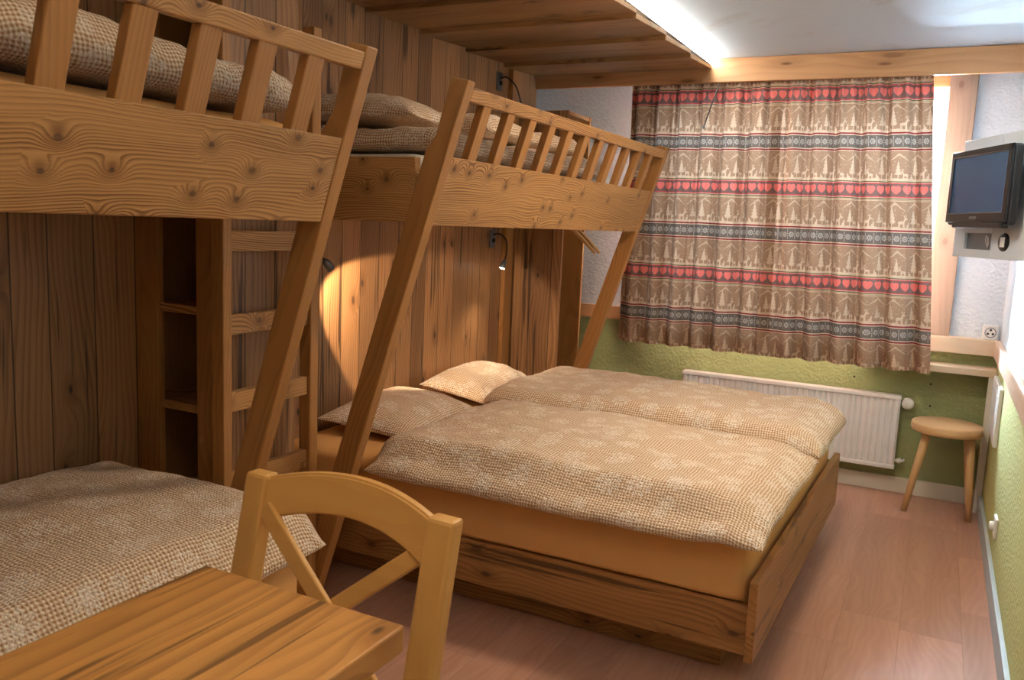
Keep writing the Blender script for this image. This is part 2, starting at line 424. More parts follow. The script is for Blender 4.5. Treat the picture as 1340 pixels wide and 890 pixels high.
def curtain_mat():
    T = Tree('alpine_curtain_print', 0.85, 0.15)
    n = T.t.nodes.new('ShaderNodeTexCoord')
    u, v, _ = T.xyz(n.outputs['UV'])
    wv = (v - 0.18).mod(0.24)                      # height above the middle of a stripe band
    par = ((v - 0.18) / 0.24).floor().mod(2.0)     # 0: snowflake band, 1: heart band
    par2 = ((v - 0.06) / 0.24).floor().mod(2.0)
    d = (wv + 0.12).mod(0.24) - 0.12               # signed distance to the band middle
    isH = ((v - 0.06) / 0.24).floor().mod(2.0)     # band nearest: 1 hearts, 0 snow
    ad = d.abs()
    TAUPE, CREAM = srgb(142, 110, 86), srgb(208, 180, 152)
    # --- the scene between the bands
    t = wv - 0.05
    us = u + par * 0.083
    q = us.mod(0.20)
    def tree(u0, h, k, t0=0.004):
        x = (q - u0).abs()
        w = (h - t) * k
        saw = ((h - t) * (1 / 0.017)).frac() * 0.5 + 0.55
        body = (x < w * saw) * (t > t0 + 0.022) * (t < h)
        return body.max((x < 0.0022) * (t > t0) * (t < 0.04))
    def ell(cx, cy, rx, ry):
        a = (q - cx) / rx; b = (t - cy) / ry
        return (a * a + b * b) < 1.0
    def bar(x0, y0, x1, y1, w):
        # |distance to the segment| < w
        dx, dy = x1 - x0, y1 - y0; L2 = dx * dx + dy * dy
        hx = q - x0; hy = t - y0
        k = ((hx * dx + hy * dy) / L2).max(0.0).min(1.0)
        ex = hx - k * dx; ey = hy - k * dy
        return (ex * ex + ey * ey) < w * w
    def deer(cx, sgn, s):
        P = lambda x, y: (cx + sgn * x * s, y * s)
        m = ell(cx, 0.034 * s, 0.017 * s, 0.0085 * s)
        for a, b, w in (((-0.012, 0.03), (-0.015, 0.002), 0.0022), ((-0.008, 0.03), (-0.006, 0.002), 0.0022),
                        ((0.012, 0.03), (0.010, 0.002), 0.0022), ((0.014, 0.03), (0.017, 0.002), 0.0022),
                        ((0.012, 0.038), (0.021, 0.056), 0.0042), ((0.021, 0.057), (0.029, 0.053), 0.0036),
                        ((0.020, 0.058), (0.012, 0.073), 0.0014), ((0.022, 0.058), (0.026, 0.075), 0.0014),
                        ((0.016, 0.066), (0.019, 0.076), 0.0013)):
            p0, p1 = P(*a), P(*b); m = m.max(bar(p0[0], p0[1], p1[0], p1[1], w * s))
        return m
    art = tree(0.035, 0.118, 0.23).max(tree(0.145, 0.095, 0.24)).max(deer(0.080, 1, 0.9)).max(deer(0.178, -1, 0.72))
    art = art.max(ell(0.112, 0.012, 0.007, 0.010)).max(ell(0.116, 0.025, 0.0035, 0.010)).max(ell(0.012, 0.010, 0.008, 0.009)).max(ell(0.008, 0.022, 0.003, 0.008))
    hill = (t - (T.noise(T.vec(us * 30.0, 0.3, par), 1.0, 1) * 0.012)) < 0.001
    art = art.max(hill)
    f = (us / 0.10).frac(); ridge = (f - 0.5).abs() * 2.0
    ty = 0.126 - ridge * 0.045 + T.noise(T.vec(us * 60.0, 0.0, par), 1.0, 1) * 0.012
    snowcap = ((t - ty) < 0.0) * ((t - ty) > ridge * 0.012 - 0.0125) * (t < 0.138)
    art = art.max(snowcap * 0.75)
    sp = T.voro(T.vec(us, v, 0), 45.0, 'F1', '2D', 1.0)
    art = art.max((X(T.t, sp.outputs['Distance']) < 0.10) * 0.7 * (t > 0.03))
    c = T.mix(art * 0.62, TAUPE, CREAM)
    # --- heart band
    hu = (u.mod(0.052) - 0.026) / 0.0195
    hy = d / 0.0195 + 0.12
    k = hu * hu + hy * hy - 1.0
    heart = (k * k * k - hu * hu * hy * hy * hy) < 0.0
    hb = T.mix(heart, srgb(104, 78, 72), srgb(204, 102, 90))
    # --- snowflake band
    su = u.mod(0.040) - 0.020
    r = (su * su + d * d).sqrt(); th = d.atan2(su)
    fl = ((r - 0.0105).abs() < 0.0042) * ((th * 4.0).sin().abs() > 0.45)
    fl = fl.max(r < 0.0036)
    mo = ((u + 0.020).mod(0.040) - 0.020).abs()
    fl = fl.max((mo < 0.0022) * (d.abs() < 0.024) * (((d.abs() * 160.0).frac()) > 0.4))
    sb = T.mix(fl * 0.75, srgb(92, 80, 72), srgb(176, 162, 148))
    band = T.mix(isH, sb, hb)
    inb = ad < 0.031
    c = T.mix(inb, c, band)
    RED, DRED, BEI, BRN = srgb(186, 66, 66), srgb(120, 34, 42), srgb(190, 164, 134), srgb(92, 70, 58)
    def line(a, b, ch, cs):
        nonlocal c
        c = T.mix((ad > a) * (ad < b), c, T.mix(isH, cs, ch))
    line(0.031, 0.036, RED, BEI); line(0.036, 0.039, BEI, DRED); line(0.039, 0.044, BRN, DRED); line(0.044, 0.0475, srgb(176, 160, 124), BEI)
    c = T.mix(isH * (ad > 0.051) * (ad < 0.0545), c, BEI)
    T.color(c)
    # light shining through the cloth
    t_ = T.t; tr = t_.nodes.new('ShaderNodeBsdfTranslucent'); t_.links.new(c, tr.inputs['Color'])
    mx = t_.nodes.new('ShaderNodeMixShader'); mx.inputs[0].default_value = 0.008
    out = t_.nodes['Material Output']
    t_.links.new(T.b.outputs[0], mx.inputs[1]); t_.links.new(tr.outputs[0], mx.inputs[2]); t_.links.new(mx.outputs[0], out.inputs[0])
    T.bump(T.noise(T.vec(u, v, 0), 500.0, 2), 0.1, 0.001)
    return T.m
M_CURT = curtain_mat()

def pane_mat():
    m = bpy.data.materials.new('window_glass'); m.use_nodes = True; t = m.node_tree
    t.nodes.remove(t.nodes['Principled BSDF'])
    a = t.nodes.new('ShaderNodeBsdfTransparent'); g = t.nodes.new('ShaderNodeBsdfGlossy'); g.inputs['Roughness'].default_value = 0.02
    fr = t.nodes.new('ShaderNodeFresnel'); fr.inputs[0].default_value = 1.45
    mx = t.nodes.new('ShaderNodeMixShader')
    t.links.new(fr.outputs[0], mx.inputs[0]); t.links.new(a.outputs[0], mx.inputs[1]); t.links.new(g.outputs[0], mx.inputs[2])
    t.links.new(mx.outputs[0], t.nodes['Material Output'].inputs[0])
    return m
M_PANE = pane_mat()

# ---------------------------------------------------------------- the room
XL, XR, YB, YF, ZC = -2.24, 0.304, 4.86, -1.6, 2.264
def block(name, lo, hi, mat): return struct(MB().box(lo, hi, 0).build(name, mat))
block('floor', (-2.6, YF - .1, -0.1), (XR + .1, YB + .12, 0), M_FLOOR)
block('ceiling', (-2.6, YF - .1, ZC), (XR + .1, YB + .12, ZC + .1), M_CEIL)
block('wall_right', (XR, YF - .1, 0), (XR + .1, YB + .12, ZC), M_WALLR)
block('wall_front', (-2.6, YF - .1, 0), (XR, YF, ZC), M_WALLP)
block('wall_corner', (-2.6, YF, 0), (-2.41, YB, ZC), M_WALLB)
block('wall_left', (XL - .025, YF, 0), (XL, 4.617, 2.262), W_PANEL)
WX0, WX1, WZ0, WZ1 = -1.50, -0.05, 0.87, 2.12
b = MB()
b.box((-2.6, YB, 0), (WX0, YB + .12, ZC), 0).box((WX1, YB, 0), (XR, YB + .12, ZC), 0)
b.box((WX0, YB, 0), (WX1, YB + .12, WZ0), 0).box((WX0, YB, WZ1), (WX1, YB + .12, ZC), 0)
struct(b.build('wall_back', M_WALLB))
# window: architrave, sash bars and panes
w = tag(bpy.data.objects.new('window_1', None), kind='structure'); COL.objects.link(w); w.location = (-0.775, YB, WZ0)
b = MB().box((WX1, YB - .03, .87), (WX1 + .125, YB, 2.25), 0.004).box((WX0 - .125, YB - .03, .87), (WX0, YB, 2.25), 0.004)
b.build('architrave', W_FRAME, w)
MB().box((WX0, YB - .03, WZ1), (WX1, YB, 2.25), 0.004).build('lintel_board', W_BEAM, w)
b = MB()
for x0, x1 in ((WX0, WX0 + .05), (-0.80, -0.75), (WX1 - .012, WX1)): b.box((x0, YB + .04, WZ0), (x1, YB + .09, WZ1), 0.004)
for z0, z1 in ((WZ0, WZ0 + .06), (WZ1 - .06, WZ1)): b.box((WX0, YB + .042, z0), (WX1, YB + .088, z1), 0.004)
b.build('window_frame', M_WHITE, w)
for x0, x1 in ((WX0 + .04, -.79), (-.76, WX1 - .008)):
    MB().box((x0, YB + .06, WZ0 + .05), (x1, YB + .068, WZ1 - .05), 0).build('glass_pane', M_PANE, w)
MB().box((-1.66, YB - .075, .79), (XR - .012, YB, .87), 0.004).build('window_ledge', W_PALE, w)
struct(MB().box((-2.4, YB - .022, .79), (-1.66, YB, .87), 0.003).build('trim_1', W_RAILX))
struct(MB().box((XR - .026, YF, .79), (XR, YB - .08, .875), 0.006).build('trim_2', W_RAIL))
struct(MB().box((XL, 4.6, 2.138), (XR, 4.63, 2.262), 0.004).build('trim_3', W_BEAM))
struct(MB().box((-2.4, YB - .014, 0), (XR, YB, .085), 0.003).build('baseboard_back', M_BASEB))
struct(MB().box((XR - .016, YF, 0), (XR, YB - .014, .095), 0.003).build('baseboard_right', M_BASER))
struct(MB().box((XL, 4.255, 0), (XL + .028, 4.345, 2.19), 0.003).build('trim_4', W_Z))
# lapped boards of the low soffit over the bunks
b = MB(); y = 4.6
while y > -1.55:
    y0 = max(y - 0.412, YF)
    b.prism([(y0, 2.190), (y, 2.211), (y, 2.229), (y0, 2.212)], 0, XL, -1.2, 0.0015)
    y = y0
struct(b.build('trim_5', W_SOFF))
t = thing('led_strip', 'bright white light strip along the edge of the wooden soffit', 'light strip', (-1.2, 1.5, 2.23))
MB().box((-1.235, YF + .02, 2.2295), (-1.2, 4.59, 2.2335), 0.0008).build('channel', M_ALU, t)
MB().box((-1.218, YF + .03, 2.2335), (-1.200, 4.585, 2.2500), 0.002).build('diffuser', emit('led_glow', (1.0, 0.96, 0.90, 1), 100.0), t)

# ---------------------------------------------------------------- loft bunks
SL = 0.318
def fx(z): return -1.400 + SL * (z - 1.33)         # the tilted front plane of both bunks
def post_prof(z0, z1):
    A = 0.078; B = 0.058
    return [(fx(z0), z0), (fx(z1), z1), (fx(z1) - B, z1 + .012), (fx(1.60) - B, 1.60), (fx(1.55) - A, 1.55), (fx(z0) - A, z0)]
def loft(name, label, y0, y1, slats, near_beam=True):
    t = thing(name, label, 'loft bed', (-1.8, (y0 + y1) / 2, 0), 'loft bunks over the lower beds')
    for a, c in ((y0, y0 + .044), (y1 - .042, y1)):
        MB().prism(post_prof(0.0, 1.752), 1, a, c, 0.004).build('post', W_TILT, t)
    ya, yb = y0 + .044, y1 - .042
    th = 0.034
    MB().prism([(fx(1.33) - .004, 1.33), (fx(1.537) - .004, 1.537), (fx(1.537) - .004 - th, 1.537), (fx(1.33) - .004 - th, 1.33)], 1, ya, yb, 0.003).build('side_board', W_Y, t)
    MB().prism([(fx(1.697) - .002, 1.697), (fx(1.737) - .002, 1.737), (fx(1.737) - .042, 1.742), (fx(1.697) - .042, 1.702)], 1, ya, yb, 0.004).build('guard_rail', W_Y, t)
    for ys, wd in slats:
        if ya < ys - wd / 2 and ys + wd / 2 < yb:
            MB().prism([(fx(1.532) - .006, 1.532), (fx(1.70) - .006, 1.70), (fx(1.70) - .034, 1.70), (fx(1.532) - .034, 1.532)], 1, ys - wd / 2, ys + wd / 2, 0.003).build('guard_slat', W_TILT, t)
    xb = fx(1.33) - .05
    MB().box((XL + .002, y0 + .012, 1.335), (xb, y0 + .042, 1.535), 0.003).build('end_beam', W_X, t)
    MB().box((XL + .002, y1 - .036, 1.335), (xb, y1 - .006, 1.535), 0.003).build('end_beam', W_X, t)
    MB().box((XL + .002, y0 + .044, 1.345), (xb - .005, y1 - .038, 1.375), 0.002).build('bed_deck', W_X, t)
    return t
loft('loft_bunk', 'wooden loft bunk with closely set guard slats above the double bed', 2.156, 4.172, [(2.322 + 0.1632 * i, 0.05) for i in range(11)])
loft('loft_bunk', 'wooden loft bunk with wide guard slats above the single bed by the table', -0.34, 1.722, [(1.525 - 0.1515 * i, 0.055) for i in range(12)])

def slab(lo, hi, r, wob, seed, nu=40, nv=40):
    """mattress with soft rounded edges"""
    b = MB()
    cx, cy, cz = [(lo[i] + hi[i]) / 2 for i in range(3)]; hx, hy, hz = [(hi[i] - lo[i]) / 2 for i in range(3)]
    b.box(lo, hi, 0)
    bmesh.ops.subdivide_edges(b.bm, edges=b.bm.edges[:], cuts=3, use_grid_fill=True)
    bmesh.ops.delete(b.bm, geom=[], context='VERTS')
    t = bmesh.new(); bmesh.ops.create_cube(t, size=2.0)
    bmesh.ops.subdivide_edges(t, edges=t.edges[:], cuts=23, use_grid_fill=True)
    def sp(q, h):          # pack the grid lines towards the edges
        return h * (math.copysign(1 - (1 - abs(q)) ** 1.6, q))
    for v in t.verts:
        x, y, z = sp(v.co.x, hx), sp(v.co.y, hy), v.co.z * hz
        ix, iy, iz = max(-hx + r, min(hx - r, x)), max(-hy + r, min(hy - r, y)), max(-hz + r, min(hz - r, z))
        dv = Vector((x - ix, y - iy, z - iz))
        if dv.length > r: dv = dv.normalized() * r
        p = Vector((ix, iy, iz)) + dv
        p = p + dv * (wob / r) * nz(p.x * 4 + seed, p.y * 4, p.z * 9) if r else p
        v.co = p + Vector((cx, cy, cz))
    for f in t.faces: f.smooth = True
    b.bm.free(); b.bm = t
    return b

def duvet(x0, x1, y0, y1, ztop, zbot, edge, seed, rx=0.012, puff=0.02, over=None, nu=110, nv=90, wr=0.010, fray=0.012):
    """a closed, plump cover; over(x, y) gives how far the cloth drops at a point"""
    LX, LY = x1 - x0, y1 - y0
    def pt(u, v, top):
        # outline wanders a little
        x = x0 + LX * u; y = y0 + LY * v
        ku = fray * (nz(y * 3.1 + seed, 1.7) + 0.5 * nz(y * 11 + seed, 4.1)); kv = fray * (nz(x * 3.3 + seed, 9.2) + 0.5 * nz(x * 12 + seed, 2.2))
        x += ku * (2 * u - 1); y += kv * (2 * v - 1)
        dx, dy = min(u, 1 - u) * LX, min(v, 1 - v) * LY
        e = min(1.0, dx / edge), min(1.0, dy / edge)
        prof = math.sqrt(max(0, 1 - (1 - e[0]) ** 2)) * math.sqrt(max(0, 1 - (1 - e[1]) ** 2))
        drop = over(x, y) if over else 0.0
        mid = (zbot(x, y) if callable(zbot) else zbot) - drop
        T = (ztop - (zbot(x, y) if callable(zbot) else zbot))
        w = wr * (nz(x * 3 + seed, y * 3.4, 0.3) * 1.5 + nz(x * 8, y * 8 + seed, 1.1) * 0.8 + nz(x * 21, y * 19, seed) * 0.35)
        cr = 0.35 * T
        if top: z = mid + cr + (T - cr) * prof + w * prof + puff * prof * math.sin(PI * u) * math.sin(PI * v)
        else: z = mid + cr - cr * prof
        return Vector((x, y, z))
    return MB().soft(lambda u, v: pt(u, v, True), lambda u, v: pt(u, v, False), nu, nv, seed)

def pillow(cx, cy, z, w, h, T, rot, seed, tilt=0.0, tiltx=0.0, flat=0.25, name='pillow'):
    R = Matrix.Translation((cx, cy, z)) @ Matrix.Rotation(rot, 4, 'Z') @ Matrix.Rotation(tiltx, 4, 'X') @ Matrix.Rotation(tilt, 4, 'Y')
    def pt(u, v, top):
        s, t = 2 * u - 1, 2 * v - 1
        k = (1 - abs(s) ** 2.6) * (1 - abs(t) ** 2.6)
        prof = max(0.0, k) ** 0.55
        x = s * w / 2 * (1 - 0.07 * (1 - t * t) * abs(s)); y = t * h / 2 * (1 - 0.07 * (1 - s * s) * abs(t))
        wr = 0.012 * nz(x * 7 + seed, y * 7, 2.0) + 0.006 * nz(x * 18, y * 18 + seed, 1.0)
        zz = T * (1 - flat) * prof + wr * prof if top else -T * flat * prof
        return R @ Vector((x, y, zz + T * flat))
    return MB().soft(lambda u, v: pt(u, v, True), lambda u, v: pt(u, v, False), 48, 40, seed)

# mattresses and covers up on the bunks
slab((XL + .02, 2.212, 1.384), (-1.48, 4.118, 1.552), 0.04, 0.004, 3.0).build('mattress', M_SHEETW)
tag(bpy.data.objects['mattress'], 'pale sheeted mattress on the loft bunk above the double bed', 'mattress')
o = slab((XL + .02, -0.285, 1.384), (-1.48, 1.67, 1.575), 0.04, 0.004, 5.0).build('mattress', M_SHEET)
tag(o, 'apricot sheeted mattress behind the wide guard slats', 'mattress')
def wavy(a, amp, seed): return lambda x, y: a + amp * nz(x * 3 + seed, y * 3)
o = duvet(-2.18, -1.452, 0.0, 1.665, 1.690, 1.592, 0.06, 11.0, puff=0.03, wr=0.034, nv=120, fray=0.006).build('duvet', M_LINEN)
tag(o, 'crumpled checked duvet behind the wide guard slats', 'duvet')
o = duvet(-2.2, -1.452, 2.28, 3.78, 1.640, 1.566, 0.045, 17.0, puff=0.01, wr=0.012, nv=110, fray=0.006).build('duvet', M_LINEN)
tag(o, 'checked duvet folded flat behind the close guard slats', 'duvet')
o = duvet(-2.15, -1.50, 2.70, 3.60, 1.730, 1.660, 0.05, 23.0, puff=0.012, wr=0.014, nv=100, fray=0.012).build('blanket', M_LINEN)
tag(o, 'second folded cover lying on top of the duvet of the close-slatted bunk', 'blanket')

o = pillow(-1.86, 2.47, 1.662, .56, .36, .11, 0.10, 61.0, tilt=0.02).build('pillow', M_LINEN)
tag(o, 'crumpled checked pillow on the loft bunk above the double bed', 'pillow')
# ---------------------------------------------------------------- double bed
t = thing('double_bed', 'low wooden double bed frame on a recessed plinth', 'bed', (-1.3, 3.36, 0))
MB().box((XL + .01, 2.42, .103), (-.401, 2.447, .256), 0.003).build('side_rail', W_BED, t)
MB().box((XL + .01, 4.095, .103), (-.375, 4.12, .256), 0.003).build('side_rail', W_BED, t)
MB().prism([(-.400, 2.388), (-.374, 2.388), (-.330, 4.125), (-.356, 4.125)], 2, .098, .345, 0.003).build('footboard', W_BEDY, t)
MB().box((XL + .01, 2.515, 0), (-.49, 2.54, .12), 0.003).build('plinth', W_BED, t)
MB().box((-.515, 2.54, 0), (-.49, 4.05, .12), 0.003).build('plinth', W_BEDY, t)
MB().box((XL + .01, 2.447, .12), (-.410, 4.095, .15), 0).build('bed_deck', W_X, t)
def skew(b):
    for v in b.bm.verts: v.co.x += 0.026 * (v.co.y - 2.4) * smooth01((v.co.x + 2.2) / 1.8)
    return b
o = slab((XL + .02, 2.424, .165), (-.416, 4.085, .475), 0.045, 0.004, 8.0)
for v in o.bm.verts:                       # the lower part is tucked in behind the side rail
    if v.co.z < .268 and v.co.y < 2.455: v.co.y = 2.455
o = skew(o).build('mattress', M_SHEET)
tag(o, 'wide apricot sheeted mattress on the double bed', 'mattress')
def drop2(x, y):
    return 0.062 * smooth01((2.47 - y) / 0.09) * (1 - .55 * smooth01((x + .62) / .25)) + 0.022 * smooth01((x + 0.50) / 0.10)
o = skew(duvet(-1.75, -.358, 2.335, 3.310, .572, .490, .11, 31.0, puff=0.028, over=drop2, wr=0.012)).build('duvet', M_LINEN)
tag(o, 'checked duvet on the side of the double bed towards the table', 'duvet', 'duvets on the double bed')
o = skew(duvet(-1.82, -.358, 3.325, 4.105, .600, .492, .09, 37.0, puff=0.028, over=lambda x, y: 0.022 * smooth01((x + 0.50) / 0.10), wr=0.012)).build('duvet', M_LINEN)
tag(o, 'checked duvet on the side of the double bed towards the radiator', 'duvet', 'duvets on the double bed')
o = pillow(-1.99, 2.93, .487, .44, .66, .115, 0.12, 41.0, tilt=0.10).build('pillow', M_LINEN)
tag(o, 'checked pillow in shade beside the ladder post on the double bed', 'pillow', 'pillows on the double bed')
o = pillow(-2.05, 3.72, .492, .36, .68, .125, 0.08, 47.0, tilt=0.16).build('pillow', M_LINEN)
tag(o, 'brightly lit checked pillow under the glowing reading lamp', 'pillow', 'pillows on the double bed')

# ---------------------------------------------------------------- single bed by the table
t = thing('single_bed', 'low wooden single bed frame beside the table', 'bed', (-1.8, .7, 0))
MB().box((XL + .01, 1.640, .05), (-1.385, 1.664, .385), 0.003).build('end_board', W_X, t)
MB().box((XL + .01, -0.28, .05), (-1.385, -0.256, .385), 0.003).build('end_board', W_X, t)
MB().box((-1.412, -0.256, .10), (-1.388, 1.640, .26), 0.003).build('side_rail', W_BEDY, t)
for x in (-2.18, -1.46):
    for y in (-0.22, 1.58): MB().box((x - .03, y - .03, 0), (x + .03, y + .03, .12), 0.003).build('leg', W_Z, t)
MB().box((XL + .01, -0.256, .12), (-1.412, 1.64, .15), 0).build('bed_deck', W_X, t)
o = slab((XL + .02, -0.245, .16), (-1.420, 1.628, .50), 0.045, 0.005, 2.0)
for v in o.bm.verts:
    if v.co.z > .27 and v.co.x > -1.45: v.co.x += 0.018
o = o.build('mattress', M_SHEET)
tag(o, 'apricot sheeted mattress on the single bed beside the table', 'mattress')
o = duvet(-2.215, -1.362, -0.15, 1.668, .605, .512, .09, 53.0, puff=0.03, over=lambda x, y: 0.055 * smooth01((x + 1.45) / 0.08), wr=0.010, nv=130).build('duvet', M_LINEN)
tag(o, 'large checked duvet spread over the single bed in the shade', 'duvet')

# ---------------------------------------------------------------- ladder, shelf unit, wardrobe
t = thing('ladder', 'upright wooden bunk ladder between the two loft bunks', 'ladder', (-1.82, 1.945, 0))
for a, c in ((1.738, 1.772), (2.112, 2.152)): MB().box((-1.848, a, 0), (-1.80, c, 1.925), 0.004).build('rail', W_Z, t)
for z in (.30, .543, .79, 1.02, 1.262, 1.50): MB().box((-1.838, 1.772, z - .03), (-1.812, 2.112, z + .03), 0.003).build('rung', W_Y, t)
t = thing('shelf_unit', 'tall narrow open wooden shelf unit behind the ladder', 'shelf unit', (-2.07, 1.97, 0))
for x in (XL + .002, -1.975): MB().box((x, 1.80, 0), (x + .02 if x < -2 else -1.907, 2.16 if x < -2 else 1.83, 2.02), 0.002).build('side_panel' if x < -2 else 'front_post', W_Z, t)
MB().box((XL + .022, 1.80, 0), (-2.14, 1.825, 2.02), 0.003).build('front_stile', W_Z, t)
MB().box((-1.930, 1.83, 0), (-1.908, 2.16, 2.02), 0.002).build('side_panel', W_PANEL, t)
MB().box((XL + .022, 2.14, 0), (-1.930, 2.158, 2.02), 0.002).build('back_panel', W_Z, t)
for z in (.42, .74, 1.045, 1.36, 1.66, 2.0): MB().box((XL + .022, 1.806, z - .013), (-1.931, 2.139, z + .013), 0.002).build('shelf', W_X, t)
t = thing('wardrobe', 'narrow open wooden wardrobe in the corner past the double bed', 'wardrobe', (-2.07, 4.54, 0))
MB().box((XL + .002, 4.376, 0), (-1.92, 4.396, 1.98), 0.002).build('side_panel', W_PANELX, t)
MB().box((XL + .002, 4.69, 0), (-1.92, 4.71, 1.98), 0.002).build('side_panel', W_Z, t)
MB().box((XL + .002, 4.397, 0), (XL + .014, 4.689, 1.96), 0).build('back_panel', W_PANEL, t)
MB().box((XL + .015, 4.397, 1.955), (-1.922, 4.689, 1.978), 0.002).build('top_panel', W_X, t)
MB().box((XL + .015, 4.397, .06), (-1.93, 4.689, .08), 0.002).build('bottom_panel', W_X, t)
MB().tube([(-2.0, 4.396, 1.44), (-2.0, 4.69, 1.44)], 0.011).build('clothes_rail', M_CHROME, t)
def hanger(y, label):
    t = thing('clothes_hanger', label, 'hanger', (-2.0, y, 1.44), 'wooden hangers in the wardrobe')
    pts = [(-2.0 + sx * s, y, 1.375 - 0.02 * (abs(s) / .1) - 0.75 * max(0, abs(s) - 0.02) ** 1.25 * 1.2) for sx, s in [(-1, .215), (-1, .17), (-1, .11), (-1, .05), (1, 0), (1, .05), (1, .11), (1, .17), (1, .235)]]
    MB().tube(pts, [.008, .011, .012, .012, .012, .012, .012, .011, .008], 12).build('arm', W_HANG, t)
    h = [(-2.0, y, 1.37), (-2.0, y, 1.405)] + [(-2.0 + 0.0145 * math.sin(a), y, 1.4405 - 0.0145 * math.cos(a)) for a in [0.6 + i * 0.5 for i in range(9)]]
    MB().tube(h, 0.0018, 8).build('hook', M_CHROME, t)
hanger(4.50, 'wooden hanger at the front on the wardrobe rail')
hanger(4.57, 'wooden hanger behind the first one on the wardrobe rail')

# ---------------------------------------------------------------- reading lamps
def lamp(label, y, z, path, lit, plate=True):
    t = thing('reading_lamp', label, 'lamp', (XL, y, z), 'gooseneck reading lamps')
    MB().box((XL, y - .028, z - .05), (XL + .012, y + .028, z + .05), 0.005).build('wall_plate', M_GREY, t)
    pl = t.children[0]; M = Matrix.Translation((XL + .012, y, z - .01)) @ Matrix.Rotation(PI / 2, 4, 'Y')
    MB().lathe([(0, 0), (.012, 0), (.012, .008), (.009, .011), (0, .011)], 20, M).build('switch', M_BLACK, pl)
    P = [Vector(p) for p in path]
    sm = []
    for i in range(len(P) - 1):
        p0, p1, p2, p3 = P[max(i - 1, 0)], P[i], P[i + 1], P[min(i + 2, len(P) - 1)]
        for k in range(6):
            s = k / 6
            sm.append(0.5 * ((2 * p1) + (p2 - p0) * s + (2 * p0 - 5 * p1 + 4 * p2 - p3) * s * s + (3 * p1 - p0 - 3 * p2 + p3) * s ** 3))
    sm.append(P[-1])
    MB().tube(sm, 0.0045, 8).build('gooseneck', M_DARKM, t)
    d = (P[-1] - P[-2]).normalized()
    h = MB().tube([P[-1] - d * .004, P[-1] + d * .006, P[-1] + d * .022, P[-1] + d * .045], [.007, .013, .015, .0165], 18).build('lamp_head', M_CHROME if not lit else M_GREY, t)
    c = P[-1] + d * .0465
    rot = d.to_track_quat('Z', 'Y').to_matrix().to_4x4()
    MB().lathe([(0, .004), (.008, .003), (.0135, 0), (0, -.001)], 20, Matrix.Translation(c) @ rot).build('bulb', emit('lamp_glow', (1, .85, .62, 1), 60.0) if lit else M_WPLAST, h)
    return c, d
cA, dA = lamp('chrome reading lamp with its head poking out past the slanted post', 2.575, 1.285,
    [(XL + .01, 2.575, 1.30), (-2.17, 2.56, 1.32), (-2.09, 2.50, 1.30), (-2.035, 2.425, 1.215), (-2.034, 2.462, 1.180)], True)
cB, dB = lamp('reading lamp with a glowing bulb hanging over the lit pillow', 4.128, 1.256,
    [(XL + .01, 4.128, 1.275), (-2.19, 4.125, 1.285), (-2.135, 4.105, 1.25), (-2.115, 4.075, 1.18), (-2.12, 4.065, 1.145)], True)
lamp('unlit reading lamp high on the panelled wall under the soffit', 4.136, 2.105,
    [(XL + .01, 4.136, 2.12), (-2.19, 4.136, 2.125), (-2.14, 4.15, 2.08), (-2.115, 4.168, 2.0), (-2.09, 4.175, 1.92)], False)
def light(name, kind, loc, energy, col, aim=None, **k):
    L = bpy.data.lights.new(name, kind); L.energy = energy; L.color = col[:3]
    for a, v in k.items(): setattr(L, a, v)
    o = bpy.data.objects.new(name, L); COL.objects.link(o); o.location = loc
    if aim is not None: o.rotation_euler = (Vector(aim) - Vector(loc)).to_track_quat('-Z', 'Y').to_euler()
    return o
WARM = (1.0, 0.76, 0.52)
light('reading_light', 'SPOT', cA + dA * .02, 48, WARM, (-2.24, 3.10, .86), spot_size=1.02, spot_blend=0.2, shadow_soft_size=0.012)
light('reading_light', 'SPOT', cB + dB * .02, 20, (1.0, 0.80, 0.58), (-1.99, 3.86, .5), spot_size=1.6, spot_blend=1.0, shadow_soft_size=0.012)

# ---------------------------------------------------------------- table and chair
t = thing('table', 'narrow wooden table with dark streaks beside the cross-back chair', 'table', (-.85, .4, 0))
MB().box((-1.062, -.20, .707), (-.655, .985, .75), 0.004).build('table_top', W_TABLE, t)
for x in (-1.01, -.71):
    for y in (-.15, .50): MB().box((x - .03, y - .03, 0), (x + .03, y + .03, .706), 0.004).build('leg', W_Z, t)
MB().box((-.985, .49, .62), (-.735, .51, .706), 0.002).build('apron', W_X, t)
MB().box((-.985, -.155, .62), (-.735, -.135, .706), 0.002).build('apron', W_X, t)

